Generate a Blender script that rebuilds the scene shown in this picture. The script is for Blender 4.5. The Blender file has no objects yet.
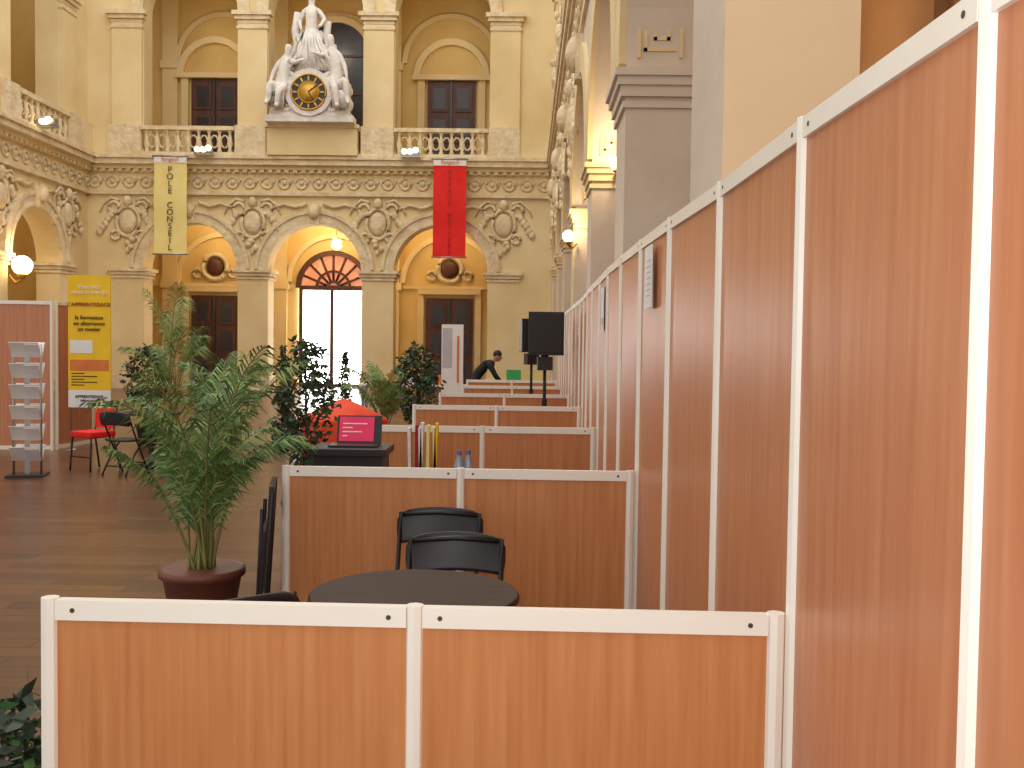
import bpy, bmesh, math, random
from mathutils import Matrix, Vector
random.seed(7)
S=bpy.context.scene
S.view_settings.view_transform='Standard'
pi=math.pi
def lin(c):
    return tuple(((x/255)/12.92 if x/255<=0.04045 else ((x/255+0.055)/1.055)**2.4) for x in c)+(1,)
# ---------------------------------------------------------------- materials
def mat(name,c1,c2=None,rough=.6,scale=(3,3,3),bump=0,metal=0,emit=0,detail=4,coords='Object',spec=.5,bscale=None):
    m=bpy.data.materials.new(name); m.use_nodes=True
    nt=m.node_tree; b=nt.nodes['Principled BSDF']
    b.inputs['Roughness'].default_value=rough; b.inputs['Metallic'].default_value=metal
    b.inputs['Specular IOR Level'].default_value=spec
    c2=c2 or tuple(max(0,x*.93) for x in c1)
    tc=nt.nodes.new('ShaderNodeTexCoord'); mp=nt.nodes.new('ShaderNodeMapping')
    mp.inputs['Scale'].default_value=scale
    nt.links.new(tc.outputs[coords],mp.inputs[0])
    n=nt.nodes.new('ShaderNodeTexNoise'); n.inputs['Scale'].default_value=1; n.inputs['Detail'].default_value=detail
    nt.links.new(mp.outputs[0],n.inputs['Vector'])
    r=nt.nodes.new('ShaderNodeValToRGB'); r.color_ramp.elements[0].position=.32; r.color_ramp.elements[1].position=.68
    r.color_ramp.elements[0].color=lin(c1); r.color_ramp.elements[1].color=lin(c2)
    nt.links.new(n.outputs[0],r.inputs[0]); nt.links.new(r.outputs[0],b.inputs['Base Color'])
    if emit:
        nt.links.new(r.outputs[0],b.inputs['Emission Color']); b.inputs['Emission Strength'].default_value=emit
    if bump:
        bp=nt.nodes.new('ShaderNodeBump'); bp.inputs['Strength'].default_value=bump; bp.inputs['Distance'].default_value=.05
        if bscale:
            n2=nt.nodes.new('ShaderNodeTexNoise'); n2.inputs['Scale'].default_value=bscale
            nt.links.new(tc.outputs[coords],n2.inputs['Vector']); nt.links.new(n2.outputs[0],bp.inputs['Height'])
        else: nt.links.new(n.outputs[0],bp.inputs['Height'])
        nt.links.new(bp.outputs[0],b.inputs['Normal'])
    return m
M={}
M['wood']=mat('laminate_panel',(206,140,86),(190,120,68),rough=.42,scale=(38,38,1.6),detail=5)
M['woodT']=mat('laminate_panel_tall',(204,140,102),(190,122,86),rough=.36,scale=(30,30,1.4),detail=5)
M['alu']=mat('white_aluminium_profile',(248,244,234),(244,238,226),rough=.35)
M['bolt']=mat('lock_hole',(90,86,80),rough=.4,metal=.6)
M['stone']=mat('cream_stone',(238,218,172),(224,200,148),rough=.8,scale=(.6,.6,.6),bump=.15,bscale=9)
M['stoneW']=mat('carved_stone',(238,222,188),(216,194,154),rough=.8,scale=(3,3,3),bump=.9,bscale=7)
M['ochre']=mat('gallery_ochre_plaster',(230,202,138),(216,184,116),rough=.85,scale=(.5,.5,.5))
M['grey']=mat('grey_stone',(224,210,192),(210,194,176),rough=.8,scale=(.8,.8,.8),bump=.15,bscale=8)
M['creamP']=mat('lit_side_cream_stone',(252,222,180),(246,212,168),rough=.8,scale=(.8,.8,.8),bump=.1,bscale=8)
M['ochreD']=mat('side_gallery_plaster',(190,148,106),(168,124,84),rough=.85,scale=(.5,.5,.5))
M['marble']=mat('statue_marble',(240,236,230),(214,206,200),rough=.6,scale=(2.5,2.5,2.5),bump=.6,bscale=8)
M['door']=mat('dark_walnut_door',(96,58,44),(74,42,32),rough=.5,scale=(6,6,1))
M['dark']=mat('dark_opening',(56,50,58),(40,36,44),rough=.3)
M['glass']=mat('daylight_window_glass',(255,252,248),(246,248,255),rough=.2,emit=9)
M['glassB']=mat('fanlight_glass',(226,150,110),(206,124,88),rough=.2,emit=.8)
M['black']=mat('black_plastic',(38,34,38),(30,28,32),rough=.42)
M['blackM']=mat('black_metal_tube',(34,32,34),rough=.4,metal=.2)
M['table']=mat('dark_wenge_tabletop',(62,42,36),(46,32,28),rough=.5,scale=(4,20,4),spec=.22)
M['white']=mat('white_print',(240,240,238),(232,230,228),rough=.6)
M['paper']=mat('paper',(238,236,240),(225,222,226),rough=.7,scale=(12,12,30))
M['yel']=mat('cream_yellow_fabric',(244,228,156),(238,220,138),rough=.8)
M['yelS']=mat('yellow_print',(250,206,30),(240,190,20),rough=.6)
M['red']=mat('red_fabric',(240,34,26),(228,24,20),rough=.75)
M['redD']=mat('red_dark_text',(160,26,24),rough=.7)
M['txt']=mat('dark_text',(60,36,30),rough=.7)
M['greyP']=mat('grey_print',(200,196,206),rough=.7)
M['orange']=mat('orange_red_cloth',(240,80,34),(224,62,28),rough=.7)
M['pink']=mat('pink_display',(226,40,96),(200,30,80),rough=.4,emit=.3)
M['green']=mat('palm_green',(98,134,74),(62,98,52),rough=.5,scale=(5,5,5))
M['greenL']=mat('palm_light_green',(164,182,110),(116,150,80),rough=.5,scale=(5,5,5))
M['greenD']=mat('ficus_dark_green',(56,74,50),(36,52,38),rough=.5,scale=(6,6,6))
M['stem']=mat('stem',(140,142,80),(110,104,60),rough=.6)
M['bark']=mat('bark',(96,72,54),(70,52,40),rough=.8,scale=(8,8,8))
M['pot']=mat('terracotta_pot',(118,68,52),(96,54,42),rough=.5)
M['potD']=mat('dark_pot',(70,50,44),(56,40,36),rough=.5)
M['soil']=mat('soil',(60,42,32),(40,28,22),rough=.9,scale=(20,20,20))
M['gold']=mat('clock_gold',(214,170,72),(190,140,50),rough=.35,metal=.5)
M['lampE']=mat('lamp_glow',(255,236,190),(255,230,180),emit=6)
M['skin']=mat('skin',(196,146,116),(184,132,102),rough=.6)
M['hair']=mat('dark_hair',(36,26,22),(24,18,16),rough=.6)
M['cloth']=mat('black_jacket',(30,30,36),(22,22,28),rough=.8)
M['jeans']=mat('dark_trousers',(44,48,66),(34,38,54),rough=.8)
M['chrome']=mat('brushed_metal',(170,170,172),rough=.3,metal=.8)
M['blueP']=mat('blue_print',(96,110,160),(80,90,140),rough=.6)
M['oraP']=mat('orange_print',(226,130,60),(210,110,50),rough=.6)
M['greenP']=mat('green_sign',(60,160,90),(50,140,80),emit=.2)
M['clear']=mat('water_bottle_plastic',(150,165,185),(120,130,150),rough=.15)
def floor_mat():
    m=bpy.data.materials.new('oak_parquet'); m.use_nodes=True; nt=m.node_tree; b=nt.nodes['Principled BSDF']
    tc=nt.nodes.new('ShaderNodeTexCoord'); mp=nt.nodes.new('ShaderNodeMapping')
    br=nt.nodes.new('ShaderNodeTexBrick'); br.inputs['Scale'].default_value=1; br.inputs['Brick Width'].default_value=1.1; br.inputs['Row Height'].default_value=.16
    br.inputs['Mortar Size'].default_value=.006; br.inputs['Color1'].default_value=lin((120,82,56)); br.inputs['Color2'].default_value=lin((92,62,44)); br.inputs['Mortar'].default_value=lin((64,42,32))
    no=nt.nodes.new('ShaderNodeTexNoise'); no.inputs['Scale'].default_value=.5
    ra=nt.nodes.new('ShaderNodeValToRGB'); ra.color_ramp.elements[0].color=(.75,.75,.75,1); ra.color_ramp.elements[1].color=(1,1,1,1)
    mx=nt.nodes.new('ShaderNodeMix'); mx.data_type='RGBA'; mx.blend_type='MULTIPLY'; mx.inputs[0].default_value=1
    nt.links.new(tc.outputs['Object'],mp.inputs[0]); nt.links.new(mp.outputs[0],br.inputs['Vector']); nt.links.new(tc.outputs['Object'],no.inputs['Vector'])
    nt.links.new(no.outputs[0],ra.inputs[0])
    nt.links.new(br.outputs['Color'],mx.inputs[6]); nt.links.new(ra.outputs[0],mx.inputs[7]); nt.links.new(mx.outputs[2],b.inputs['Base Color'])
    b.inputs['Roughness'].default_value=.28; b.inputs['Specular IOR Level'].default_value=.4
    return m
M['floor']=floor_mat()
# ---------------------------------------------------------------- builder
class B:
    def __init__(s,name):
        s.n=name; s.v=[]; s.f=[]; s.fm=[]; s.sm=[]; s.ml=[]; s.xf=Matrix.Identity(4)
    def mi(s,k):
        if k not in s.ml: s.ml.append(k)
        return s.ml.index(k)
    def add(s,vs,fs,k,smooth=False,xf=None):
        o=len(s.v); T=s.xf@xf if xf is not None else s.xf
        s.v+=[tuple(T@Vector(v)) for v in vs]; i=s.mi(k)
        for f in fs:
            s.f.append([a+o for a in f]); s.fm.append(i); s.sm.append(smooth)
    def box(s,a,b,k,xf=None):
        x0,y0,z0=a; x1,y1,z1=b
        s.add([(x0,y0,z0),(x1,y0,z0),(x1,y1,z0),(x0,y1,z0),(x0,y0,z1),(x1,y0,z1),(x1,y1,z1),(x0,y1,z1)],
              [(0,3,2,1),(4,5,6,7),(0,1,5,4),(1,2,6,5),(2,3,7,6),(3,0,4,7)],k,xf=xf)
    def lathe(s,prof,c,k,seg=16,xf=None,smooth=True,cap=True):
        vs=[];fs=[];n=len(prof)
        for r,z in prof:
            for i in range(seg):
                a=2*pi*i/seg; vs.append((c[0]+r*math.cos(a),c[1]+r*math.sin(a),c[2]+z))
        for j in range(n-1):
            for i in range(seg):
                i2=(i+1)%seg; fs.append((j*seg+i,j*seg+i2,(j+1)*seg+i2,(j+1)*seg+i))
        s.add(vs,fs,k,smooth,xf)
        if cap:
            s.add(vs[:seg],[list(range(seg))[::-1]],k,False,xf); s.add(vs[-seg:],[list(range(seg))],k,False,xf)
    def tube(s,pts,r,k,seg=8,closed=False,r2=None):
        pts=[Vector(p) for p in pts]; n=len(pts); vs=[];fs=[]
        for j,p in enumerate(pts):
            if closed: t=pts[(j+1)%n]-pts[j-1]
            else: t=pts[min(j+1,n-1)]-pts[max(j-1,0)]
            t.normalize(); up=Vector((0,0,1)) if abs(t.z)<.95 else Vector((1,0,0))
            a=t.cross(up).normalized(); b=t.cross(a)
            rr=r if r2 is None else r+(r2-r)*j/(n-1)
            for i in range(seg):
                q=2*pi*i/seg; vs.append(p+a*rr*math.cos(q)+b*rr*math.sin(q))
        for j in range(n if closed else n-1):
            j2=(j+1)%n
            for i in range(seg):
                i2=(i+1)%seg; fs.append((j*seg+i,j*seg+i2,j2*seg+i2,j2*seg+i))
        if not closed: fs+= [list(range(seg))[::-1],[ (n-1)*seg+i for i in range(seg)]]
        s.add(vs,fs,k,True)
    def ell(s,c,r,k,u=12,v=8,xf=None):
        vs=[];fs=[]
        for j in range(v+1):
            t=pi*j/v
            for i in range(u):
                a=2*pi*i/u; vs.append((c[0]+r[0]*math.sin(t)*math.cos(a),c[1]+r[1]*math.sin(t)*math.sin(a),c[2]+r[2]*math.cos(t)))
        for j in range(v):
            for i in range(u):
                i2=(i+1)%u; fs.append((j*u+i,(j+1)*u+i,(j+1)*u+i2,j*u+i2))
        s.add(vs,fs,k,True,xf)
    def ring(s,c,R,r,k,n=16,m=6,sx=1,sz=1):
        pts=[(c[0]+R*sx*math.cos(2*pi*i/n),c[1],c[2]+R*sz*math.sin(2*pi*i/n)) for i in range(n)]
        s.tube(pts,r,k,m,True)
    def archring(s,cu,zs,r0,r1,w0,w1,k,n=24,a0=0,a1=pi):
        vs=[];fs=[]
        for i in range(n+1):
            a=a0+(a1-a0)*i/n; c,d=math.cos(a),math.sin(a)
            vs+=[(cu+r0*c,w0,zs+r0*d),(cu+r1*c,w0,zs+r1*d),(cu+r1*c,w1,zs+r1*d),(cu+r0*c,w1,zs+r0*d)]
        for i in range(n):
            for q in range(4):
                q2=(q+1)%4; fs.append((i*4+q,i*4+q2,i*4+4+q2,i*4+4+q))
        fs+=[(0,1,2,3),(n*4+3,n*4+2,n*4+1,n*4)]
        s.add(vs,fs,k)
    def disc(s,cu,zs,r,w,k,n=24,a1=pi):
        vs=[(cu,w,zs)]+[(cu+r*math.cos(a1*i/n),w,zs+r*math.sin(a1*i/n)) for i in range(n+1)]
        s.add(vs,[(0,i+1,i+2) for i in range(n)],k)
    def done(s,parent=None,bevel=0,loc=None):
        me=bpy.data.meshes.new(s.n); me.from_pydata(s.v,[],s.f)
        for k in s.ml: me.materials.append(M[k])
        for p,i,q in zip(me.polygons,s.fm,s.sm): p.material_index=i; p.use_smooth=q
        me.update()
        bm=bmesh.new(); bm.from_mesh(me); bmesh.ops.recalc_face_normals(bm,faces=bm.faces); bm.to_mesh(me); bm.free()
        o=bpy.data.objects.new(s.n,me); S.collection.objects.link(o)
        if bevel:
            b=o.modifiers.new('bevel','BEVEL'); b.width=bevel; b.segments=2; b.limit_method='ANGLE'
        if parent: o.parent=parent
        return o
def empty(name,loc=(0,0,0),rz=0):
    e=bpy.data.objects.new(name,None); e.location=loc; e.rotation_euler=(0,0,rz); S.collection.objects.link(e); return e
def text(name,body,size,loc,k,parent=None,rot=(pi/2,0,0),space=1,align='CENTER',line=1):
    c=bpy.data.curves.new(name,'FONT'); c.body=body; c.size=size; c.align_x=align; c.align_y='CENTER'; c.space_line=line; c.extrude=.004
    c.materials.append(M[k]); o=bpy.data.objects.new(name,c); o.location=loc; o.rotation_euler=rot; S.collection.objects.link(o)
    if parent: o.parent=parent
    return o
# ---------------------------------------------------------------- architecture
YB=36.0; XR=.9; XL=-15.9
FB=Matrix(((1,0,0,0),(0,1,0,YB),(0,0,1,0),(0,0,0,1)))
FR=Matrix(((0,1,0,XR),(1,0,0,0),(0,0,1,0),(0,0,0,1)))
FL=Matrix(((0,-1,0,XL),(1,0,0,0),(0,0,1,0),(0,0,0,1)))
def arcade(b,cs,u0,u1,zb,zs,zt,r,th,k,ks=None):
    prev=u0
    for c in cs+[None]:
        e=u1 if c is None else c-r
        if e>prev+.01: b.box((prev,0,zb),(e,th,zt),k)
        if c is None: break
        n=24; vs=[];fs=[]
        for i in range(n+1):
            a=pi-pi*i/n; x=c+r*math.cos(a); z=zs+r*math.sin(a)
            vs+=[(x,0,z),(x,0,zt),(x,th,zt),(x,th,z)]
        for i in range(n):
            for q in range(4):
                q2=(q+1)%4; fs.append((i*4+q,i*4+q2,i*4+4+q2,i*4+4+q))
        b.add(vs,fs,k); prev=c+r
def cartouche(b,u,z,s=1,k='stoneW',rnd=random.Random(3)):
    w=-.05
    b.ell((u,w,z),(.32*s,.13,.42*s),k)
    b.ring((u,w,z),.42*s,.07*s,k,18,6,1,1.3)
    for sx in (-1,1):
        b.ring((u+sx*.5*s,w,z+.5*s),.2*s,.07*s,k,12,5)
        b.ring((u+sx*.45*s,w,z-.5*s),.16*s,.06*s,k,12,5)
        for t in range(5):
            b.ell((u+sx*(.62+.1*t)*s,w,z+(.25-.16*t)*s+rnd.uniform(-.05,.05)),(.13*s,.09,.15*s),k,7,5)
        b.tube([(u+sx*.3*s,w,z+.75*s),(u+sx*.6*s,w,z+.85*s),(u+sx*.9*s,w,z+.6*s),(u+sx*1.02*s,w,z+.3*s)],.07*s,k,6,r2=.03*s)
    b.ell((u,w-.04,z+.72*s),(.17*s,.13,.2*s),k,8,6)
    for t in range(4): b.ell((u+rnd.uniform(-.15,.15)*s,w,z-(.65+.13*t)*s),(.14*s*(1-.15*t),.1,.12*s),k,7,5)
def column_block(b,u,w,h0,h1,hw,k,kc):
    b.box((u-hw,w-.14,h0),(u+hw,.02,h1),k)
    b.box((u-hw-.1,w-.22,h0),(u+hw+.1,.01,h0+.22),kc); b.box((u-hw-.05,w-.18,h0+.22),(u+hw+.05,.01,h0+.36),kc)
    for i,(dz,e) in enumerate(((.62,.04),(.42,.02),(.3,.1),(.16,.18))):
        b.box((u-hw-e,w-.14-e,h1-dz),(u+hw+e,.015,h1-dz+(.1 if i<2 else .145)),kc)
def balusters(b,u0,u1,z0,z1,k,w=-.28):
    b.box((u0,w-.13,z1-.14),(u1,w+.13,z1),k); b.box((u0,w-.12,z0),(u1,w+.12,z0+.12),k)
    n=max(2,int((u1-u0)/.36)); d=(u1-u0)/n
    for i in range(n):
        c=u0+d*(i+.5); h=z1-z0-.26
        b.lathe([(.06,0),(.09,.08*h),(.05,.15*h),(.11,.4*h),(.06,.72*h),(.045,.86*h),(.08,.94*h),(.08,h)],(c,w,z0+.12),k,8,cap=False)
        if i<n-1: b.ring((c+d/2,w,z0+.12+h/2),h*.22,.035,k,10,5,.75,1.3)
def facade(name,F,cs,u0,u1,piers,keys,r=1.7):
    b=B(name); b.xf=F; k,kc=keys
    arcade(b,cs,u0,u1,0,4.35,8.0,r,.8,k)
    arcade(b,cs,u0,u1,8.0,13.6,16.6,r,.8,k)
    for c in cs:
        b.archring(c,4.35,r,r+.42,-.10,0,kc); b.archring(c,4.35,r+.34,r+.46,-.16,0,kc); b.archring(c,4.35,r-.01,r+.1,-.14,0,kc)
        b.archring(c,13.6,r,r+.42,-.12,0,kc)
        b.box((c-.2,-.26,4.35+r-.05),(c+.2,0,4.35+r+.62),kc); b.ell((c,-.3,4.35+r+.38),(.2,.15,.26),'stoneW')
        for sx in (-1,1):
            b.tube([(c+sx*.3,-.06,6.75),(c+sx*.7,-.08,6.62),(c+sx*1.1,-.08,6.72),(c+sx*1.5,-.06,6.6)],.08,'stoneW',6,r2=.04)
    for (a,e) in piers:
        m=(a+e)/2; hw=(e-a)/2
        for z0,z1,x in ((4.02,4.1,.05),(4.14,4.26,.09),(4.26,4.38,.16)):
            b.box((a-x,-x,z0),(e+x,.8+x,z1),kc)
        b.box((a-.06,-.08,0),(e+.06,.86,.5),kc)
        cartouche(b,m,6.05,1.0)
        column_block(b,m,0,8.4,13.55,min(hw,.56)-.02,k,kc)
        b.box((m-min(hw,.62),-.42,8.39),(m+min(hw,.62),-.003,9.46),kc)
    b.box((u0,-.14,7.02),(u1,0,7.16),kc); b.box((u0,-.09,7.16),(u1,0,7.8),k)
    n=int((u1-u0)/.62)
    for i in range(n):
        c=u0+(i+.5)*(u1-u0)/n
        b.ring((c,-.1,7.47),.2,.05,'stoneW',12,5); b.ell((c,-.1,7.47),(.09,.08,.09),'stoneW',6,4)
        b.tube([(c+.18,-.1,7.35),(c+.31,-.1,7.6),(c+.44,-.1,7.38)],.04,'stoneW',5)
    for z0,z1,x in ((7.8,7.92,.16),(7.92,8.06,.3),(8.06,8.26,.46),(8.26,8.38,.54)):
        b.box((u0,-x,z0),(u1,0,z1),k if x<.4 else kc)
    nd=int((u1-u0)/.3)
    for i in range(nd): b.box((u0+i*.3,-.28,7.82),(u0+i*.3+.15,-.1,7.93),kc)
    last=u0
    for c in cs:
        lo,hi=c-r+.02,c+r-.02
        if lo-last>.05: b.box((last,-.36,8.38),(lo,-.2,9.42),k)
        balusters(b,lo,hi,8.38,9.42,kc); last=hi
    b.box((last,-.36,8.38),(u1,-.2,9.42),k)
    return b
CB=[-12.15,-7.65,-3.1]
PB=[(-15.0,-13.85),(-10.45,-9.35),(-5.95,-4.8),(-1.4,-.3)]
b=facade('wall_back',FB,CB,XL,XR,PB,('stone','stoneW'))
b.box((CB[1]-1.6,-.62,8.39),(CB[1]+1.6,-.14,9.34),'stone'); b.box((CB[1]-1.66,-.68,9.34),(CB[1]+1.66,-.1,9.47),'stoneW')
b.box((XL,.8,7.6),(XR,4.2,8.38),'ochre'); b.box((XL,.8,16.2),(XR,4.2,16.5),'ochre')
b.done()
# right wall arcade
Y0=4.66
CR=[Y0+.9+1.9+4.7*i for i in range(6)]
PR=[(Y0+4.7*i,Y0+.9+4.7*i) for i in range(7)]
b=B('wall_right')
def rightwall():
    r=1.9
    b.xf=FR
    TH=.62
    arcade(b,CR,Y0,YB,0,4.35,8.0,r,TH,'grey'); arcade(b,CR,Y0,YB,8.0,13.6,16.6,r,TH,'stone')
    b.box((Y0-.01,.0,0),(Y0-.001,TH,8),'creamP')  # lighter sheet on the near pier's end: its lit side put into colour
    for c in CR:
        b.archring(c,4.35,r,r+.45,-.07,-.001,'stone'); b.archring(c,13.6,r,r+.45,-.07,-.001,'stone')
        b.box((c-.2,-.14,6.15),(c+.2,0,6.9),'stoneW'); b.ell((c,-.16,6.6),(.22,.14,.3),'stoneW')
    for i,(a,e) in enumerate(PR):
        m=(a+e)/2
        kk='grey' if i<2 else 'stone'
        for z0,z1,x in ((3.94,4.0,.03),(4.04,4.14,.05),(4.14,4.22,.08),(4.22,4.29,.11)):
            b.box((a-x,-x,z0),(e+x,TH+x,z1),kk)
        b.box((a-.05,-.05,0),(e+.05,TH+.05,.5),'grey')
        if i>2: b.box((a+.05,-.02,.5),(e-.05,-.001,3.94),'stone')
        w=TH; f=a-.002
        for (x0,x1) in ((.1,.13),(.49,.52)): b.box((f-.03,x0,4.4),(f,x1,6.6),'stone')
        for q in range(5):
            z=4.46+q*.42
            for (p0,p1,z0,z1) in ((.16,.46,z,z+.03),(.16,.19,z,z+.32),(.16,.4,z+.29,z+.32),(.37,.4,z+.1,z+.32),(.25,.4,z+.1,z+.13),(.25,.28,z+.1,z+.22)):
                b.box((f-.025,p0,z0),(f,p1,z1),'stone')
        if i>2: cartouche(b,m,6.0,.9)
        if i>1: cartouche(b,m,10.6,.7)
        column_block(b,m,.08,8.4,13.55,.4,'stone','stoneW')
    b.box((Y0,-.03,7.1),(YB,-.001,7.8),'stone')
    for z0,z1,x in ((7.02,7.16,.06),(7.8,7.92,.08),(7.92,8.06,.14),(8.06,8.26,.2),(8.26,8.38,.24)): b.box((Y0,-x,z0),(YB,-.001,z1),'stoneW')
    for i in range(40):
        c=8.5+i*.67; b.ring((c,-.05,7.47),.2,.05,'stoneW',10,5)
    b.xf=FR@Matrix.Translation((0,.25,0))
    for c in CR: balusters(b,c-1.9,c+1.9,8.38,9.42,'stoneW')
    b.xf=FR
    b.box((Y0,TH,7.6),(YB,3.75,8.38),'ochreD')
rightwall(); b.done()
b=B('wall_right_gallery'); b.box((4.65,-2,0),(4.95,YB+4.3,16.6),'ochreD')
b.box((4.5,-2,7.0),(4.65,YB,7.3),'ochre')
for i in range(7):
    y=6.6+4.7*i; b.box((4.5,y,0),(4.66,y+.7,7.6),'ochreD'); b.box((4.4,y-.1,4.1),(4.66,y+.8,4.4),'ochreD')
b.done()
b=facade('wall_left',FL,[32.1-4.7*i for i in range(3,-1,-1)],13,YB,[(33.8,34.8)]+[(33.8-4.7*i-3-1.4,33.8-4.7*i-3-.4) for i in range(3)][::-1],('stone','stoneW'))
b.xf=FL; b.box((13,.8,7.6),(YB,3.6,8.38),'ochre')
b.done()
b=B('wall_left_gallery'); b.box((XL-3.9,13,0),(XL-3.6,YB+4.3,16.6),'ochre')
for i in range(4):
    y=30.6-4.7*i
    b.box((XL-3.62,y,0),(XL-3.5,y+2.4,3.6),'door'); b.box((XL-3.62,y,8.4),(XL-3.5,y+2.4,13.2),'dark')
    for q in range(4): b.box((XL-3.5,y+.6*q,8.4),(XL-3.44,y+.6*q+.08,13.2),'door')
b.done()
# gallery inner back wall
b=B('wall_back_gallery'); b.xf=Matrix.Translation((0,40.0,0))
b.box((XL-3.6,0,0),(4.65,.3,16.6),'ochre')
b.box((XL-3.6,-.14,7.2),(XR+3,0,7.6),'stone'); b.box((XL-3.6,-.1,3.97),(XR+3,-.001,4.08),'stone')
for p in (-14.3,-9.9,-5.38,-.9):
    b.box((p-.3,-.16,0),(p+.3,-.002,7.19),'stone'); b.box((p-.38,-.22,3.9),(p+.38,-.003,4.2),'stone')
    b.box((p-.3,-.16,8.4),(p+.3,-.002,16),'stone'); b.box((p-.38,-.22,12.6),(p+.38,-.003,12.9),'stone')
for c in CB: b.archring(c,4.2,1.75,1.95,-.12,-.004,'stone'); b.archring(c,12.9,1.75,1.95,-.12,-.004,'stone')
for c in (-12.5,-3.07):
    b.ring((c,-.08,4.75),.5,.1,'stoneW',20,6); b.ell((c,-.06,4.75),(.36,.14,.36),'door',12,8)
    for sx in(-1,1): b.ring((c+sx*.72,-.06,4.5),.18,.07,'stoneW',10,5)
    b.box((c-1.25,-.24,3.75),(c+1.25,-.005,3.95),'stone')
    b.archring(c,12.35,1.25,1.5,-.25,-.006,'stone'); b.box((c-1.55,-.28,12.22),(c+1.55,-.005,12.42),'stone')
    for sx in (-1,1):
        b.box((c+sx*1.15-.12,-.14,0),(c+sx*1.15+.12,-.006,3.75),'stone'); b.box((c+sx*1.2-.14,-.18,8.4),(c+sx*1.2+.14,-.006,12.22),'stone')
b.done()
di=1
for c in (-12.5,-3.07):
    for z0,z1 in ((0,3.6),(8.38,12.2)):
        b=B('door_%d'%di); di+=1; b.xf=Matrix.Translation((c,39.89,0))
        b.box((-.95,0,z0),(.95,.1,z1),'door')
        for s in (-1,1):
            for q in range(3):
                h=(z1-z0)/3.2; zz=z0+.15+q*h*1.03
                b.box((s*.48-.34,-.05,zz),(s*.48+.34,0,zz+h*.85),'door'); b.box((s*.48-.24,-.07,zz+.1),(s*.48+.24,-.05,zz+h*.85-.1),'dark')
        b.box((-.03,-.08,z0),(.03,0,z1),'dark'); b.done()
b=B('window_1'); b.xf=Matrix.Translation((-7.72,39.88,0))
b.box((-1.35,.02,0),(1.35,.06,3.95),'glass'); b.disc(0,3.95,1.35,.03,'glassB')
for x in (-1.36,-.12,1.26): b.box((x,-.1,0),(x+.14,.02,4.0),'door')
for z,h in ((.0,.12),(3.86,.18)): b.box((-1.36,-.06,z),(1.38,.019,z+h),'door')
for x in (-1.2,.1): b.box((x,-.03,1.0),(x+1.1,.019,1.04),'door')
b.archring(0,3.95,1.3,1.5,-.12,0,'door'); b.archring(0,3.95,.62,.72,-.08,0,'door',16); b.archring(0,3.95,.2,.3,-.08,0,'door',12)
for i in range(1,8):
    a=pi*i/8; p=Vector((math.cos(a),0,math.sin(a))); b.tube([p*.3+Vector((0,-.04,3.95)),p*1.32+Vector((0,-.04,3.95))],.05,'door',4)
b.done()
b=B('window_2'); b.xf=Matrix.Translation((-7.65,39.88,0))
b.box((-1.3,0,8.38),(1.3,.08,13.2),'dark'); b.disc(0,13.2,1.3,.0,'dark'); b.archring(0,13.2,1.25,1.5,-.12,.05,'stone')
for x in (-1.3,-.05,1.2): b.box((x,-.06,8.38),(x+.1,0,13.3),'door')
for z in (10,11.6,13.1): b.box((-1.3,-.05,z),(1.3,0,z+.08),'door')
b.done()
b=B('floor'); b.box((XL-4,-2,-.1),(5,YB+4.3,0),'floor'); b.done()
# ---------------------------------------------------------------- skinned figures
def skin_figure(name,J,E,parent=None,root=0,sub=2):
    me=bpy.data.meshes.new(name+'_sk'); me.from_pydata([j[0] for j in J],E,[]); o=bpy.data.objects.new(name+'_sk',me); S.collection.objects.link(o)
    sk=o.modifiers.new('skin','SKIN'); sk.use_smooth_shade=True
    for i,j in enumerate(J):
        d=me.skin_vertices[0].data[i]; r=j[1]; d.radius=r if isinstance(r,tuple) else (r,r); d.use_root=(i==root)
    ss=o.modifiers.new('s','SUBSURF'); ss.levels=sub; ss.render_levels=sub
    dg=bpy.context.evaluated_depsgraph_get(); ev=o.evaluated_get(dg); m2=bpy.data.meshes.new_from_object(ev)
    m2.name=name; bpy.data.objects.remove(o)
    keys=[]
    for j in J:
        if j[2] not in keys: keys.append(j[2])
    m2.materials.clear()
    for k in keys: m2.materials.append(M[k])
    segs=[(Vector(J[a][0]),Vector(J[c][0]),J[c][2]) for a,c in E]
    for p in m2.polygons:
        c=p.center; best=1e9;kk=keys[0]
        if len(keys)>1:
            for a,d,k in segs:
                v=d-a; t=max(0,min(1,(c-a).dot(v)/max(v.length_squared,1e-9))); l=(a+v*t-c).length
                if l<best: best=l;kk=k
        p.material_index=keys.index(kk); p.use_smooth=True
    ob=bpy.data.objects.new(name,m2); S.collection.objects.link(ob)
    if parent: ob.parent=parent
    return ob
def hand(J,E,wi,pos,d,side,sz,k):
    d=Vector(d).normalized(); side=Vector(side).normalized(); nrm=d.cross(side)
    pos=Vector(pos); J.append((pos+d*.045*sz,(.034*sz,.017*sz),k)); pa=len(J)-1; E.append((wi,pa))
    for q,(off,l) in enumerate(((.03,.07),(.01,.08),(-.01,.075),(-.03,.058))):
        b0=pos+d*.085*sz+side*off*sz
        J.append((b0,.0095*sz,k)); E.append((pa,len(J)-1))
        J.append((b0+d*l*.5*sz+nrm*.006*sz,.0088*sz,k)); E.append((len(J)-2,len(J)-1))
        J.append((b0+d*l*.9*sz+nrm*.026*sz,.0075*sz,k)); E.append((len(J)-2,len(J)-1))
    J.append((pos+d*.05*sz+side*.048*sz,.011*sz,k)); E.append((pa,len(J)-1))
    J.append((pos+d*.09*sz+side*.062*sz+nrm*.01*sz,.009*sz,k)); E.append((len(J)-2,len(J)-1))
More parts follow.
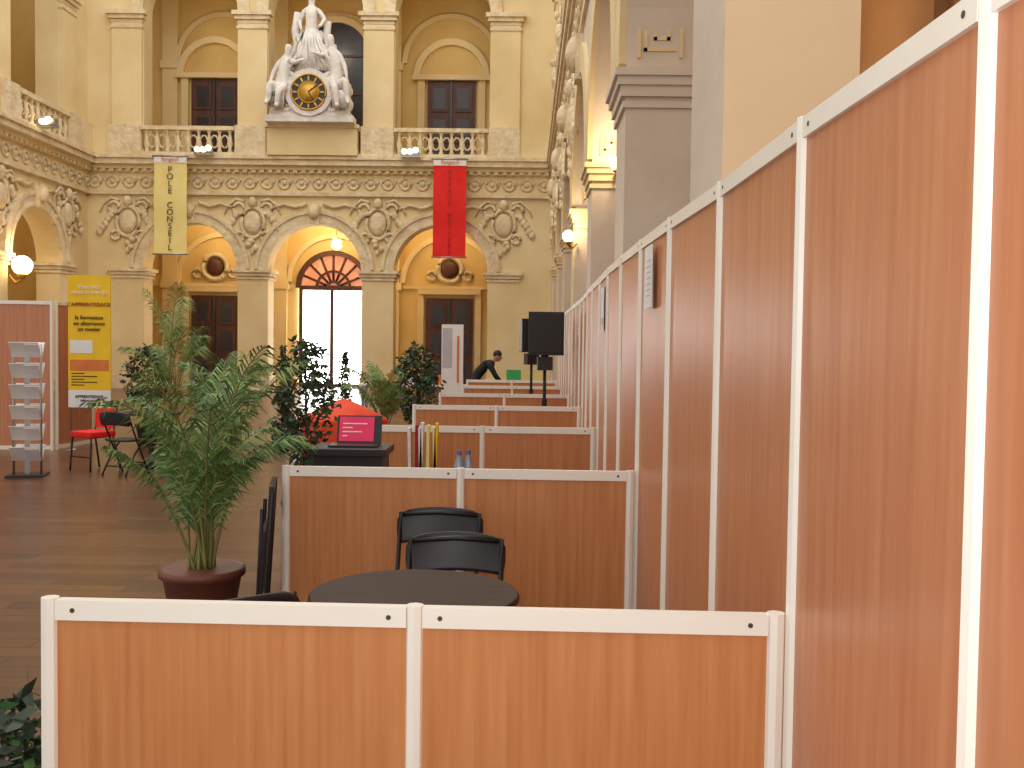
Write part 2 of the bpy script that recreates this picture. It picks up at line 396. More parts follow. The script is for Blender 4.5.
# clock sculpture --------------------------------------------------
st=empty('clock_statue',(-7.67,35.35,9.47))
k='marble'
b=B('clock_base')
b.box((-1.55,-.4,0),(1.55,.25,.22),k); b.box((-1.4,-.34,.22),(1.4,.25,.4),k)
b.box((-.75,-.3,.4),(.75,.25,1.7),k)
for sx in(-1,1):
    b.ring((sx*.8,-.28,.62),.22,.1,k,14,6); b.ring((sx*.72,-.28,1.55),.16,.08,k,14,6)
    b.tube([(sx*.95,-.25,.45),(sx*.85,-.3,.9),(sx*.7,-.3,1.2),(sx*.82,-.25,1.6)],.13,k,8)
b.archring(0,1.0,.62,.82,-.45,.2,k,32,0,2*pi)
rn=random.Random(5)
for i in range(120):
    t=rn.random(); z=.5+t*2.6; hw=1.3*(1-t)**.65+.25; x=rn.uniform(-hw,hw)
    if abs(x)<.6 and z<1.75: continue
    T=Matrix.Translation((x,rn.uniform(-.1,.2),z))@Matrix.Rotation(rn.uniform(-.6,.6),4,'Y')
    b.ell((0,0,0),(rn.uniform(.1,.2),rn.uniform(.12,.24),rn.uniform(.16,.4)),k,8,6,xf=T)
b.done(parent=st)
b=B('clock_dial'); X=Matrix.Translation((0,-.46,1.0))@Matrix.Rotation(pi/2,4,'X')
b.lathe([(.6,-.05),(.6,.0)],(0,0,0),'black',32,xf=X); b.lathe([(.36,0),(.36,.02),(.05,.03)],(0,0,0),'gold',28,xf=X)
for i in range(12):
    a=i*pi/6; T=Matrix.Translation((.48*math.sin(a),-.475,1.0+.48*math.cos(a)))@Matrix.Rotation(a,4,'Y'); b.box((-.025,-.01,-.075),(.025,.01,.075),'gold',xf=T)
b.ring((0,-.47,1.0),.61,.035,'gold',32,6); b.ring((0,-.47,1.0),.37,.02,'gold',28,6)
for a,l in ((.9,.42),(2.6,.3)):
    T=Matrix.Translation((0,-.5,1.0))@Matrix.Rotation(a,4,'Y'); b.box((-.02,-.01,0),(.02,.01,l),'black',xf=T)
b.done(parent=st)
def stat_fig(name,J,E): return skin_figure(name,[(p,r,'marble') for p,r in J],E,parent=st)
def with_hand(J,E,wi,d,side,sz=1.35):
    JJ=[(p,r,'x') for p,r in J]; hand(JJ,E,wi,J[wi][0],d,side,sz,'x'); return [(tuple(p),r) for p,r,_ in JJ]
J=[((0,0,3.15),.26),((0,0,3.45),.2),((0,-.02,3.78),.25),((.0,0,4.0),.14),((0,-.02,4.12),.085),((0,-.03,4.3),.15),((0,-.03,4.5),.12),
   ((.26,-.0,3.92),.1),((.48,-.08,3.62),.08),((.36,-.25,3.35),.055),
   ((-.26,0,3.92),.1),((-.42,-.02,3.56),.08),((-.34,-.2,3.28),.055),
   ((.14,0,3.0),.17),((.17,-.12,2.45),.13),((.14,-.0,1.9),.09),((.14,-.2,1.84),.06),
   ((-.14,0,3.0),.17),((-.22,-.2,2.5),.13),((-.16,-.05,1.95),.09),((-.18,-.24,1.88),.06)]
E=[(0,1),(1,2),(2,3),(3,4),(4,5),(5,6),(3,7),(7,8),(8,9),(3,10),(10,11),(11,12),(0,13),(13,14),(14,15),(15,16),(0,17),(17,18),(18,19),(19,20)]
J=with_hand(J,E,9,(-.5,-.4,-.6),(0,-1,.4)); J=with_hand(J,E,12,(.3,-.3,-.8),(0,-1,0)); stat_fig('standing_figure',J,E)
for sx,nm in ((-1,'reclining_figure_1'),(1,'reclining_figure_2')):
    J=[((sx*.95,-.12,1.15),.24),((sx*.9,-.16,1.45),.19),((sx*.82,-.18,1.75),.23),((sx*.78,-.18,1.97),.12),((sx*.75,-.2,2.08),.08),((sx*.72,-.24,2.24),.13),((sx*.7,-.24,2.4),.1),
       ((sx*1.03,-.18,1.85),.09),((sx*1.22,-.25,1.55),.075),((sx*1.3,-.35,1.25),.05),
       ((sx*.56,-.22,1.85),.09),((sx*.42,-.4,1.8),.07),((sx*.22,-.5,1.85),.05),
       ((sx*1.05,-.3,1.05),.17),((sx*1.3,-.5,1.15),.13),((sx*1.35,-.5,.65),.09),((sx*1.42,-.62,.5),.055),
       ((sx*.85,-.35,1.0),.16),((sx*.95,-.62,.95),.12),((sx*1.02,-.58,.5),.08),((sx*1.05,-.7,.42),.055)]
    J=[((p[0]*1.02,p[1]-.12,p[2]*1.14-.05+(.18 if sx>0 else 0)*(p[2]-.4)),r*1.12) for p,r in J]
    E2=[(0,1),(1,2),(2,3),(3,4),(4,5),(5,6),(3,7),(7,8),(8,9),(3,10),(10,11),(11,12),(0,13),(13,14),(14,15),(15,16),(0,17),(17,18),(18,19),(19,20)]
    J=with_hand(J,E2,9,(sx*.2,-.3,-.8),(-sx,0,0)); J=with_hand(J,E2,12,(-sx,-.1,0),(0,0,1)); stat_fig(nm,J,E2)
b=B('drapery')
for i in range(16):
    x=-.4+i*.055; b.tube([(x*.6,-.16-.05*(i%2),3.2),(x*1.0,-.28-.06*(i%2),2.7),(x*1.5+.1,-.3-.06*(i%3),2.2),(x*2.2+.15,-.3,1.8)],.045,k,6,r2=.08)
for i in range(8):
    for sx in (-1,1):
        b.tube([(sx*(.7+.05*i),-.4,1.35-.05*i),(sx*(.85+.06*i),-.6,1.0),(sx*(.9+.07*i),-.5,.45)],.04,k,6,r2=.06)
b.tube([(-.5,.1,3.9),(-.62,.15,3.3),(-.5,.1,2.7),(-.7,.1,2.0)],.14,k,8); b.tube([(.55,.1,3.6),(.5,.15,3.1),(.55,.1,2.5),(.75,.1,2.0)],.13,k,8)
b.done(parent=st)
# ---------------------------------------------------------------- banners
def hall_banner(name,x,kf,kt,word,size):
    e=empty(name,(x,35.3,0)); b=B('fabric')
    n=16; vs=[];fs=[]
    for i in range(n+1):
        z=8.05-i*(8.05-4.83)/n; w=.02*math.sin(i*.7)
        vs+=[(-.58,w,z),(.58,w+.015,z)]
    for i in range(n): fs.append((2*i,2*i+1,2*i+3,2*i+2))
    b.add(vs,fs,kf,True); b.box((-.58,-.01,8.05),(.58,.02,8.28),'white'); b.tube([(-.64,0,8.28),(.64,0,8.28)],.035,'chrome'); b.tube([(-.62,0,4.83),(.62,0,4.83)],.03,'chrome')
    for sx in(-.5,.5): b.tube([(sx,0,8.28),(sx,.2,8.28)],.02,'chrome')
    b.done(parent=e)
    ch=list(word); st=3.0/len(ch)
    for i,c in enumerate(ch):
        if c!=' ': text('letter_%d'%i,c,size,(.0,-.05,7.8-i*st),kt,e)
    text('logo','fongecif',.2,(0,-.04,8.17),'oraP',e)
hall_banner('yellow_hanging_banner',-12.65,'yel','txt','POLE CONSEIL',.3)
hall_banner('red_hanging_banner',-2.75,'red','redD','ESPACE METIERS',.2)
# lamps
def globe(name,x,y,z,r,wall,pw=60):
    b=B(name); b.ell((x,y,z),(r,r,r),'lampE',16,10); b.lathe([(r*.4,0),(r*.6,-r*.3),(r*.2,-r*.6)],(x,y,z-r*.8),'gold',10)
    b.tube([(x,y,z-r*1.4),(x+wall[0]*.5,y+wall[1]*.5,z-r*1.8),(x+wall[0],y+wall[1],z-r)],r*.12+.01,'gold',6); b.done()
    l=bpy.data.lights.new(name+'_bulb','POINT'); l.energy=pw; l.color=(1,.75,.45); l.shadow_soft_size=r*1.2; o=bpy.data.objects.new(name+'_bulb',l); o.location=(x,y,z+r+.15); S.collection.objects.link(o)
globe('globe_wall_lamp',-15.45,30.4,4.0,.3,(-.47,.1),50)
globe('globe_wall_lamp',1.2,13.6,4.2,.09,(0,.45),25)
globe('globe_wall_lamp',.76,18.4,3.75,.11,(.17,.3),25)
for i,(x,y,z) in enumerate(((-15.2,31.5,8.6),(-11.45,35.25,8.5),(-4.15,35.25,8.5))):
    b=B('balcony_floodlight')
    for dx in (-.2,.0,.2):
        b.ell((x+dx*(1 if i else .5),y-.12,z+.06*(dx>0)),(.1,.1,.09),'lampE',10,8); b.box((x+dx-.1,y-.08,z-.1),(x+dx+.1,y+.1,z+.1),'chrome')
    b.box((x-.34,y-.04,z-.18),(x+.34,y+.1,z-.09),'chrome')
    b.done()
b=B('hanging_lantern'); b.tube([(-7.3,38.3,7.6),(-7.3,38.3,5.75)],.015,'blackM',6); b.lathe([(.03,.36),(.16,.3),(.2,.05),(.1,-.05)],(-7.3,38.3,5.4),'lampE',8); b.lathe([(.03,.42),(.2,.3)],(-7.3,38.3,5.42),'gold',8); b.done()
# ---------------------------------------------------------------- exhibition partitions
def posts(b,x,y,z0,z1,r=.025):
    b.lathe([(r,z0),(r,z1)],(x,y,0),'alu',8,smooth=False)
def wallrun(name,P,h,wood,rail=.055):
    b=B(name)
    for i,p in enumerate(P):
        posts(b,p[0],p[1],0,h+.004)
        if i:
            q=P[i-1]; d=Vector((p[0]-q[0],p[1]-q[1],0)); L=d.length; a=math.atan2(d.y,d.x)
            T=Matrix.Translation((q[0],q[1],0))@Matrix.Rotation(a,4,'Z')
            b.box((.02,-.006,.06),(L-.02,.006,h-rail+.005),wood,xf=T)
            b.box((.022,-.018,h-rail),(L-.022,.018,h),'alu',xf=T); b.box((.022,-.018,.02),(L-.022,.018,.02+rail),'alu',xf=T)
            for u in (.07,L-.07):
                b.lathe([(.007,-.0195),(.007,.0195)],(0,0,0),'bolt',10,xf=T@Matrix.Translation((u,0,h-rail/2))@Matrix.Rotation(pi/2,4,'X'))
    return b.done()
TW=[(.86,.70),(.768,1.68),(.734,2.66),(.718,3.68),(.68,4.69),(.657,5.66),(.642,6.66),(.637,7.66),(.65,8.65),(.655,9.66),(.67,10.68),(.69,11.7),(.70,12.7),(.70,13.7),(.70,14.7),(.70,15.7),(.70,16.7),(.70,17.7),(.70,18.7),(.70,19.7),(.70,20.7)]
wallrun('tall_exhibition_partition',TW,2.32,'woodT')
LOW=[(2.70,-1.30,.734,2.66),(5.66,-1.36,.657,5.64),(8.65,-1.33,.65,8.65),(11.7,-1.30,.69,11.7),(14.7,-1.25,.70,14.7),(17.7,-1.1,.70,17.7),(20.7,-1.2,.70,20.7)]
for y,x0,x1,y1 in LOW:
    x1-=.052; xm=(x0+x1)/2+(.018 if y<6 else 0)
    wallrun('low_exhibition_partition',[(x0,y),(xm,(y+y1)/2),(x1,y1)],1.0 if y<3 else 1.01,'wood')
wallrun('booth_partition',[(-10.3,14.9),(-9.3,15.05),(-8.3,15.2),(-7.35,15.35)],2.32,'woodT')
wallrun('booth_partition',[(-7.32,15.45),(-7.2,16.45)],2.32,'woodT')
b=B('paper_notice'); T=Matrix.Translation((.643,5.2,0))@Matrix.Rotation(math.atan2(.97,-.025),4,'Z'); b.box((-.13,.008,1.92),(.13,.011,2.24),'white',xf=T)
for i in range(7): b.box((-.09,.011,1.98+.03*i),(.05+.01*(i%3),.0125,1.985+.03*i),'greyP',xf=T)
b.done()
b=B('paper_notice'); b.box((.622,8.0,1.85),(.625,8.25,2.2),'paper'); b.box((.62,8.03,1.9),(.622,8.22,1.95),'greyP'); b.done()
# ---------------------------------------------------------------- furniture
def folding_chair(x,y,rz,name='folding_chair',bh=.635):
    e=empty(name,(x,y,0),rz)
    b=B('frame')
    for s in (-1,1):
        b.tube([(s*.215,.20,.80),(s*.215,.17,.7),(s*.21,.05,.45),(s*.21,-.17,.012)],.012,'blackM')
        b.tube([(s*.185,-.12,.44),(s*.185,.05,.28),(s*.185,.22,.012)],.011,'blackM')
        b.tube([(s*.2,-.15,.435),(s*.2,.15,.455)],.012,'blackM')
        b.ell((s*.21,-.17,.014),(.018,.02,.014),'black',8,6); b.ell((s*.185,.22,.014),(.018,.02,.014),'black',8,6)
    b.tube([(-.21,-.10,.15),(.21,-.10,.15)],.009,'blackM'); b.tube([(-.185,.17,.12),(.185,.17,.12)],.009,'blackM'); b.tube([(-.215,.205,.79),(0,.22,.8),(.215,.205,.79)],.012,'blackM')
    b.done(parent=e)
    b=B('backrest'); n=14; vs=[]; fs=[]
    for j,(zz,inset) in enumerate(((bh,.03),(bh+.015,.008),(.70,0),(.76,0),(.795,.02),(.812,.06))):
        for i in range(n+1):
            t=-1+2*i/n; xx=t*(.235-inset); yy=.175+(zz-.63)*.18+.035*(1-t*t)
            vs+=[(xx,yy,zz+.012*(1-t*t)),(xx,yy+.02,zz+.012*(1-t*t))]
    W=(n+1)*2
    for j in range(5):
        for i in range(n):
            a=j*W+i*2; fs+=[(a,a+2,a+2+W,a+W),(a+1,a+1+W,a+3+W,a+3)]
        fs+=[(j*W,j*W+W,j*W+W+1,j*W+1),(j*W+2*n,j*W+2*n+1,j*W+W+2*n+1,j*W+W+2*n)]
    for i in range(n):
        fs+=[(i*2,i*2+1,i*2+3,i*2+2),(5*W+i*2,5*W+i*2+2,5*W+i*2+3,5*W+i*2+1)]
    b.add(vs,fs,'black',True); b.done(parent=e)
    b=B('seat'); vs=[];fs=[]; m=10
    for j in range(m+1):
        for i in range(m+1):
            u=-1+2*i/m; v=-1+2*j/m
            cx=u*math.sqrt(1-.25*v*v*abs(v)); cy=v*math.sqrt(1-.2*u*u*abs(u)); z=.46-.018*(1-u*u)*(1-v*v)-.02*max(0,-v-.7)
            vs+=[(cx*.205,cy*.2-.0,z),(cx*.2,cy*.195,z-.022)]
    W=(m+1)*2
    for j in range(m):
        for i in range(m):
            a=j*W+i*2; fs+=[(a,a+2,a+2+W,a+W),(a+1,a+1+W,a+3+W,a+3)]
    for i in range(m):
        fs+=[(i*2,i*2+1,i*2+3,i*2+2),(m*W+i*2,m*W+i*2+2,m*W+i*2+3,m*W+i*2+1),(i*W,i*W+W,i*W+W+1,i*W+1),(i*W+2*m,i*W+2*m+1,i*W+W+2*m+1,i*W+W+2*m)]
    b.add(vs,fs,'black',True); b.done(parent=e)
folding_chair(-.31,4.46,0.03); folding_chair(-.46,5.18,-.04)
folding_chair(-1.13,3.62,-2.45,bh=.58)
def round_table(name,x,y,r,h=.75,k='table'):
    e=empty(name,(x,y,0)); b=B('top'); b.lathe([(r-.015,h-.03),(r,h-.022),(r,h-.008),(r-.008,h)],(0,0,0),k,48); b.done(parent=e)
    b=B('pedestal'); b.lathe([(.2,0.002),(.2,.02),(.06,.05),(.035,.08),(.035,h-.08),(.09,h-.03)],(0,0,0),'blackM',20)
    for i in range(4):
        a=i*pi/2+.4; b.tube([(0,0,.04),(.3*math.cos(a),.3*math.sin(a),.02)],.018,'blackM')
        b.tube([(0,0,h-.05),(.7*r*math.cos(a),.7*r*math.sin(a),h-.035)],.014,'blackM')
    b.done(parent=e)
round_table('round_table',-.42,3.85,.41,.745)
round_table('round_table',-5.1,13.5,.4); round_table('round_table',-5.0,16.5,.5)
# folded chair leaning by the partition end, seen nearly edge-on
b=B('folded_chair'); b.xf=Matrix.Translation((-1.47,5.6,0))@Matrix.Rotation(.06,4,'Y')@Matrix.Rotation(1.78,4,'Z')
for s in(-.2,.2): b.tube([(s,0,.01),(s,.0,.9)],.013,'blackM'); b.tube([(s*.85,.04,.03),(s*.85,.05,.8)],.012,'blackM')
b.box((-.2,-.01,.72),(.2,.02,.93),'black'); b.box((-.18,.02,.3),(.18,.045,.68),'black'); b.tube([(-.2,0,.12),(.2,0,.12)],.01,'blackM')
b.done(bevel=.008)
b=B('reception_counter'); b.box((-1.46,6.85,0),(-.98,7.2,.94),'black'); b.box((-1.49,6.8,.94),(-.95,7.25,.99),'black')
b.box((-1.44,6.84,.1),(-1.0,6.849,.85),'blackM'); b.done(bevel=.01)
b=B('laptop'); b.box((-1.37,6.9,.992),(-1.03,7.12,1.005),'black'); T=Matrix.Translation((-1.2,7.12,1.0))@Matrix.Rotation(-.3,4,'X')
b.box((-.15,0,0),(.17,.012,.205),'black',xf=T); b.box((-.135,-.003,.015),(.115,0,.195),'pink',xf=T)
for i in range(4): b.box((-.11,-.005,.05+.03*i),(-.11+.035*((i*3)%5+1),-.003,.058+.03*i),'white',xf=T)
b.done()
b=B('brochure_stand'); b.xf=Matrix.Translation((-.83,8.35,0))
b.box((-.13,-.1,0),(.13,.1,.03),'chrome'); b.tube([(0,0,.03),(0,0,.65)],.02,'chrome'); b.box((-.13,-.06,.63),(.13,.06,.66),'chrome')
for i,(k,x) in enumerate((('paper',-.12),('redD',-.085),('paper',-.07),('white',-.03),('yel',.01),('yelS',.05),('yel',.09))):
    b.box((x,-.05,.66),(x+.025,.05,1.02+.02*(i%3)),k,xf=Matrix.Rotation(.03*(i%3-1),4,'Y'))
b.done()
b=B('side_table'); b.box((-.72,6.0,.8),(-.1,6.4,.84),'table')
for x in(-.68,-.14):
    for y in (6.04,6.36): b.box((x-.02,y-.02,0),(x+.02,y+.02,.8),'blackM')
b.done()
for i,(x,y) in enumerate(((-.40,6.1),(-.345,6.13))):
    b=B('water_bottle'); b.lathe([(.03,0),(.032,.02),(.03,.08),(.032,.13),(.014,.19),(.014,.2)],(x,y,.84),'clear',12); b.lathe([(.016,.2),(.016,.225)],(x,y,.84),'blueP',10); b.done()
def speaker(name,x,y,z,s,rz):
    e=empty(name,(x,y,0),rz); b=B('cabinet')
    w,h,d=.235*s,.57*s,.2*s
    vs=[(-w,-d,z),(w,-d,z),(w*.7,d,z),(-w*.7,d,z),(-w,-d,z+h),(w,-d,z+h),(w*.7,d,z+h*.95),(-w*.7,d,z+h*.95)]
    b.add(vs,[(0,3,2,1),(4,5,6,7),(0,1,5,4),(1,2,6,5),(2,3,7,6),(3,0,4,7)],'black'); b.box((-w*.9,-d-.012,z+.03),(w*.9,-d-.001,z+h-.03),'blackM'); b.done(parent=e,bevel=.01)
    b=B('tripod'); b.lathe([(.03,z-.12),(.05,z-.06),(.05,z)],(0,0,0),'blackM',12); b.tube([(0,0,.45),(0,0,z)],.022,'blackM'); b.lathe([(.035,.9),(.035,1.02)],(0,0,0),'black',10)
    for i in range(3):
        a=i*2*pi/3+.5; b.tube([(0,0,.75),(.42*math.cos(a),.42*math.sin(a),.014)],.013,'blackM'); b.tube([(0,0,.42),(.22*math.cos(a),.22*math.sin(a),.4)],.01,'blackM')
    b.box((-.1,-.1,z-.2),(.1,.1,z-.02),'black'); b.done(parent=e)
speaker('loudspeaker_on_tripod',.26,13.25,1.6,1,.05); speaker('loudspeaker_on_tripod',.1,16.2,1.62,.95,.3)
e=empty('brochure_rack',(-6.25,12.4,0),.25); b=B('frame')
for s in(-.16,.16): b.tube([(s,0,.0),(s,0,1.66)],.014,'chrome')
b.box((-.22,-.2,0),(.22,.2,.03),'black'); b.box((-.03,-.012,0),(.03,.012,1.62),'chrome')
for i in range(6):
    z=.2+i*.26
    for s in (-1,1):
        T=Matrix.Translation((0,s*.03,z))@Matrix.Rotation(s*-.75,4,'X'); b.box((-.17,-.003,0),(.17,.003,.25),'white',xf=T)
        b.box((-.165,(-.02 if s>0 else .004),.01),(-.01,(-.004 if s>0 else .02),.23),'white',xf=T); b.box((.01,-.018,.01),(.165,.018,.23),'paper',xf=T)
b.done(parent=e)
e=empty('yellow_poster_stand',(-6.74,15.3,0),.0); b=B('panel'); b.box((-.33,0,.95),(.33,.02,2.72),'yelS'); b.box((-.33,-.001,.68),(.33,.02,.949),'white'); b.box((-.3,-.004,1.52),(.05,-.001,1.72),'white'); b.box((-.3,-.004,1.25),(.3,-.001,1.42),'oraP')
for i in range(5): b.box((-.28,-.004,1.02+.045*i),(-.28+.1*(2+(i*2)%4),-.001,1.035+.045*i),'txt')
for s in (-.3,.3): b.tube([(s,.03,0.01),(s,.03,2.7)],.012,'chrome'); b.tube([(s,-.1,.012),(s,.15,.012)],.014,'chrome')
b.done(parent=e)
text('headline','Vous avez\nchoisi la voie de',.085,(0,-.01,2.5),'white',e); text('title',"L'APPRENTISSAGE",.085,(0,-.01,2.27),'redD',e); text('subtitle','la formation\nen alternance\nun metier',.09,(-.0,-.01,1.98),'txt',e)
text('footer','APPRENTISSAGE\ninfo conseil',.06,(0,-.01,.82),'txt',e)
def bistro_chair(x,y,rz):
    e=empty('red_cafe_chair',(x,y,0),rz); b=B('frame')
    for s in(-1,1):
        b.tube([(s*.2,-.2,.01),(s*.18,-.17,.45),(s*.18,.17,.46),(s*.2,.22,.85)],.013,'blackM'); b.tube([(s*.18,.17,.45),(s*.21,.26,.01)],.013,'blackM')
    b.tube([(-.2,.22,.85),(.2,.22,.85)],.013,'blackM'); b.tube([(-.2,-.2,.2),(.2,-.2,.2)],.01,'blackM'); b.done(parent=e)
    b=B('cushions'); b.box((-.2,-.2,.45),(.2,.2,.53),'red'); b.box((-.19,.17,.56),(.19,.205,.82),'red'); b.done(parent=e,bevel=.02)
bistro_chair(-5.68,13.0,-.5)
folding_chair(-5.12,12.7,2.8)
b=B('draped_round_table'); n=40; vs=[];fs=[]
for j,(r,z) in enumerate(((.0,.96),(.05,.95),(.3,.84),(.58,.70),(.60,.66),(.56,.4),(.6,.02))):
    for i in range(n):
        a=2*pi*i/n; q=1+(.04*math.cos(a*10) if j>3 else 0); vs.append((-2.5+r*q*math.cos(a),13.7+r*q*math.sin(a),z))
for j in range(6):
    for i in range(n): fs.append((j*n+i,j*n+(i+1)%n,(j+1)*n+(i+1)%n,(j+1)*n+i))
b.add(vs,fs,'orange',True); b.done()
b=B('roll_up_display'); b.box((-1.62,19.2,.05),(-1.2,19.22,2.12),'white'); b.box((-1.64,19.12,0),(-1.18,19.3,.07),'chrome'); b.box((-1.6,19.19,1.3),(-1.42,19.199,2.05),'greyP'); b.box((-1.32,19.19,1.0),(-1.28,19.199,1.9),'oraP'); b.tube([(-1.41,19.25,.06),(-1.41,19.25,2.12)],.012,'chrome'); b.done()
b=B('green_display_panel'); b.box((-.45,23.9,0.8),(-.1,23.95,1.15),'greenP'); b.box((-.09,23.9,.8),(.4,23.95,1.1),'yel')
for x in(-.42,.35): b.tube([(x,23.97,.01),(x,23.97,1.1)],.015,'chrome')
b.done()
b=B('long_table'); b.box((-4.0,23.8,.72),(-1.3,24.5,.76),'white')
for x in(-3.9,-1.4):
    for y in(23.9,24.4): b.box((x-.03,y-.03,0),(x+.03,y+.03,.72),'chrome')
for i in range(6): b.box((-3.7+.4*i,23.95,.76),(-3.5+.4*i,24.1,1.0+.03*(i%2)),('greenP','oraP','white')[i%3])
b.done()
# ---------------------------------------------------------------- plants
def potb(b,r,h,k='pot'):
    b.lathe([(r*.68,0),(r*.95,h*.88),(r*1.05,h*.9),(r*1.05,h),(r*.93,h)],(0,0,0),k,24); b.lathe([(r*.94,h-.03),(.01,h-.02)],(0,0,0),'soil',24)
def palm(name,x,y,n,L,pr,ph,seed,el0=(70,88),bend=70,leaf=.3,keys=('green','greenL'),t0=.34,nl=34,pk='pot',lo=.55):
    rn=random.Random(seed); e=empty(name,(x,y,0)); b=B('pot'); potb(b,pr,ph,pk); b.done(parent=e); b=B('fronds')
    for i in range(n):
        az=2*pi*i/n*2.4+rn.uniform(-.3,.3); el=math.radians(rn.uniform(*el0)); l=L*rn.uniform(lo,1.05); bd=math.radians(bend*rn.uniform(.4,1.6))
        p=Vector((rn.uniform(-.06,.06),rn.uniform(-.06,.06),ph-.02)); m=18; pts=[];tan=[]
        for j in range(m+1):
            t=j/m; ee=el-bd*t**2; d=Vector((math.cos(ee)*math.cos(az),math.cos(ee)*math.sin(az),math.sin(ee))); pts.append(p.copy()); tan.append(d); p=p+d*(l/m)
        b.tube(pts,.011,'stem',5,r2=.003)
        side=Vector((-math.sin(az),math.cos(az),0))
        for q in range(nl):
            kk=keys[0] if rn.random()<.6 else keys[1]
            t=t0+(1-t0)*q/nl; f=t*m; j=min(int(f),m-1); c=pts[j].lerp(pts[j+1],f-j); td=tan[j]
            ll=leaf*math.sin(pi*min(1,.12+(t-t0)/(1-t0)*.86))**.6*rn.uniform(.8,1.15)
            for s in (-1,1):
                d=(td*.85+side*s*rn.uniform(.5,.9)+Vector((0,0,.1))).normalized(); w=td*.008
                m1=c+d*ll*.5; m2=c+d*ll+Vector((0,0,-ll*rn.uniform(.3,.7)))
                b.add([c-w*.5,c+w*.5,m1-w,m1+w,m2],[(0,1,3,2),(2,3,4)],kk)
    b.done(parent=e)
def bush(name,x,y,h,w,z0,seed,n=900,ls=.06,pr=.2,ph=.35,key='greenD',cone=False,k2='green'):
    rn=random.Random(seed); e=empty(name,(x,y,0)); b=B('pot'); potb(b,pr,ph,'potD'); b.done(parent=e); b=B('foliage')
    b.tube([(0,0,ph-.03),(.02,.01,(z0+ph)/2),(0,0,z0+(h-z0)*.5),(0,0,h*.96)],.022,'bark',6,r2=.005)
    cz=(z0+h)/2; hz=(h-z0)/2
    tips=[]
    for i in range(16):
        a=rn.uniform(0,2*pi); zz=rn.uniform(-.8,.85); rr=w*math.sqrt(max(0,1-zz*zz))*.9*((1-(zz+1)*.45) if cone else 1); q=Vector((rr*math.cos(a),rr*math.sin(a),cz+hz*zz)); tips.append(q)
        s0=Vector((0,0,max(ph,q.z-.25))); b.tube([s0,s0.lerp(q,.6)+Vector((0,0,.03)),q],.008,'bark',4,r2=.002)
    for i in range(n):
        if rn.random()<.5:
            tq=rn.choice(tips); c=Vector((tq.x*rn.uniform(.4,1.1)+rn.gauss(0,.04),tq.y*rn.uniform(.4,1.1)+rn.gauss(0,.04),tq.z+rn.gauss(0,.06)))
        else:
            a=rn.uniform(0,2*pi); zz=rn.uniform(-1,1); rr=w*math.sqrt(1-zz*zz)*rn.uniform(.5,1)*((1-(zz+1)*.45) if cone else 1); c=Vector((rr*math.cos(a),rr*math.sin(a),cz+hz*zz))
        d=Vector((rn.gauss(0,1),rn.gauss(0,1),rn.gauss(-.3,.7))).normalized(); sd=d.cross(Vector((rn.gauss(0,1),rn.gauss(0,1),rn.gauss(0,1)))).normalized(); l=ls*rn.uniform(.7,1.3)
        b.add([c,c+d*l*.5+sd*l*.24,c+d*l,c+d*l*.5-sd*l*.24],[(0,1,2,3)],key if rn.random()<.8 else k2)
    b.done(parent=e)
palm('potted_palm',-1.84,5.65,22,1.4,.23,.42,11,el0=(72,90),bend=62,leaf=.27,t0=.28,nl=34,lo=.5)
palm('potted_palm',-5.35,15.0,14,2.2,.25,.45,4,el0=(82,89),bend=75,leaf=.36,keys=('greenL','green'),t0=.55)
palm('potted_palm',-5.7,19.3,20,1.5,.25,.4,9,el0=(62,86),bend=70,leaf=.32)
palm('potted_palm',-2.15,15.2,22,1.25,.2,.4,21,el0=(58,88),bend=60,leaf=.28,keys=('greenL','green'))
palm('potted_palm',-3.95,12.6,18,1.35,.22,.4,33,el0=(66,88),bend=80,leaf=.28)
bush('potted_ficus',-1.9,8.6,1.74,.26,.6,2,1500,.07)
bush('potted_ficus',-1.4,12.9,1.72,.28,.7,3,1200,.075)
bush('potted_ficus',-6.25,16.4,1.65,.4,.6,5,1100,.085)
bush('potted_cypress',-4.2,17.2,1.68,.14,.4,6,500,.08,cone=True)
bush('potted_cypress',-3.3,18.2,1.6,.14,.4,16,500,.08,cone=True)
bush('potted_laurel',-1.60,2.95,.56,.2,.3,8,420,.075,pr=.17,ph=.26)
# ---------------------------------------------------------------- person
pe=empty('man_leaning',(-1.15,22.2,0))
c='cloth';jn='jeans';sk='skin'
J=[((0,0,.95),(.15,.13),jn),((.1,0,1.12),(.15,.12),c),((.27,0,1.27),(.17,.13),c),((.38,0,1.34),(.12,.1),c),((.44,0,1.38),.055,sk),((.48,0,1.42),.05,sk),
 ((.36,.19,1.3),.075,c),((.47,.22,1.05),.055,c),((.62,.18,.86),.04,c),((.66,.17,.81),.03,sk),
 ((.36,-.19,1.3),.075,c),((.5,-.22,1.06),.055,c),((.66,-.16,.87),.04,c),((.70,-.15,.82),.03,sk),
 ((.02,.1,.86),.1,jn),((.06,.11,.48),.07,jn),((-.04,.11,.1),.05,jn),((.12,.12,.04),.04,'black'),
 ((.0,-.1,.86),.1,jn),((-.08,-.11,.48),.07,jn),((-.2,-.11,.1),.05,jn),((-.04,-.12,.04),.04,'black')]
E=[(0,1),(1,2),(2,3),(3,4),(4,5),(3,6),(6,7),(7,8),(8,9),(3,10),(10,11),(11,12),(12,13),(0,14),(14,15),(15,16),(16,17),(0,18),(18,19),(19,20),(20,21)]
hand(J,E,9,J[9][0],(.9,0,-.3),(0,-1,0),1,'skin'); hand(J,E,13,J[13][0],(.9,0,-.3),(0,1,0),1,'skin')
skin_figure('body',J,E,parent=pe)
b=B('head'); b.xf=Matrix.Translation((.53,0,1.49))@Matrix.Rotation(.35,4,'Y')
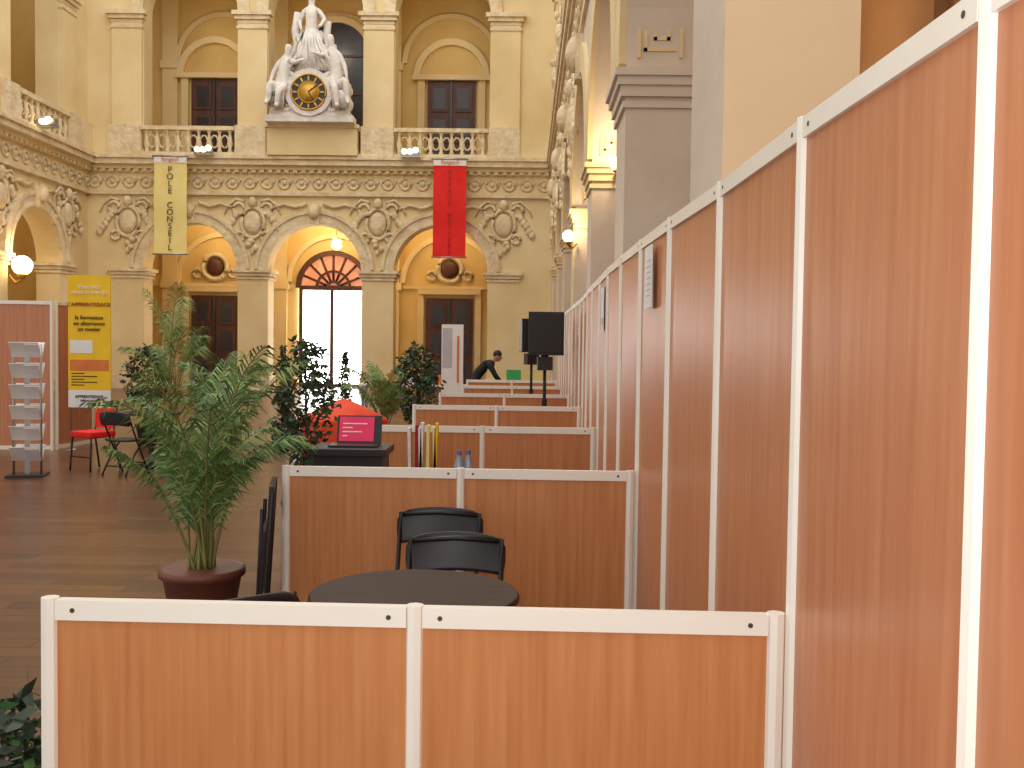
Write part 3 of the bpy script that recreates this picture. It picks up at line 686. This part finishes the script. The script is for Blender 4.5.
b.ell((0,0,0),(.095,.075,.115),'skin',20,14); b.ell((.03,0,-.07),(.06,.05,.045),'skin',12,8)
b.ell((-.015,0,.035),(.1,.083,.1),'hair',18,12); b.ell((.1,0,-.015),(.02,.012,.02),'skin',8,6); b.ell((.085,0,-.055),(.012,.024,.006),'redD',8,6)
for s in(-1,1): b.ell((.082,s*.032,.01),(.014,.014,.01),'white',8,6); b.ell((.092,s*.032,.01),(.006,.006,.006),'black',6,4); b.ell((-.005,s*.077,-.01),(.022,.012,.032),'skin',8,6)
b.done(parent=pe)
b=B('desk'); b.box((-.56,21.8,.7),(.35,22.6,.74),'table')
for x in(-.45,.3):
    for y in(21.85,22.55): b.box((x-.02,y-.02,0),(x+.02,y+.02,.7),'blackM')
b.done()
# ---------------------------------------------------------------- lights
def light(name,kind,loc,e,col,size=1,rot=(0,0,0),sy=None):
    l=bpy.data.lights.new(name,kind); l.energy=e; l.color=col
    if kind=='AREA':
        l.size=size
        if sy: l.shape='RECTANGLE'; l.size_y=sy
    else: l.shadow_soft_size=size
    o=bpy.data.objects.new(name,l); o.location=loc; o.rotation_euler=rot; S.collection.objects.link(o); return o
for i,c in enumerate(CB):
    light('gallery_lamp','POINT',(c,38.4,6.4),(75,150,75)[i],(1,.8,.5),.3); light('gallery_lamp','POINT',(c,38.4,13.5),25,(1,.86,.62),.3)
for y in (6,13,18,24,30): light('side_gallery_lamp','POINT',(2.9,y,6.2),60,(1,.74,.44),.3)
light('left_gallery_lamp','POINT',(-17.6,32,6),80,(1,.8,.5),.3); light('left_gallery_lamp','POINT',(-17.6,27,6),60,(1,.8,.5),.3)
light('glass_roof_skylight','AREA',(-7.5,19,18),1900,(1,.96,.9),14,sy=28)
light('camera_flash','AREA',(-.02,-.02,1.86),32,(1,.98,.96),.12,rot=(pi/2-.04,0,0))
w=bpy.data.worlds.new('hall_ambient'); S.world=w; w.use_nodes=True; bg=w.node_tree.nodes['Background']; bg.inputs[0].default_value=(1,.955,.9,1); bg.inputs[1].default_value=.9
# ---------------------------------------------------------------- camera
cam=bpy.data.cameras.new('camera'); cam.sensor_width=36; cam.lens=995/1024*36; cam.clip_end=200; cam.clip_start=.02
o=bpy.data.objects.new('camera',cam); S.collection.objects.link(o); S.camera=o
R=Matrix.Rotation(math.atan(13/995),4,'Z')@Matrix.Rotation(pi/2-math.atan(37.5/995),4,'X')@Matrix.Rotation(.013,4,'Z')
o.matrix_world=Matrix.Translation((0,0,1.71))@R
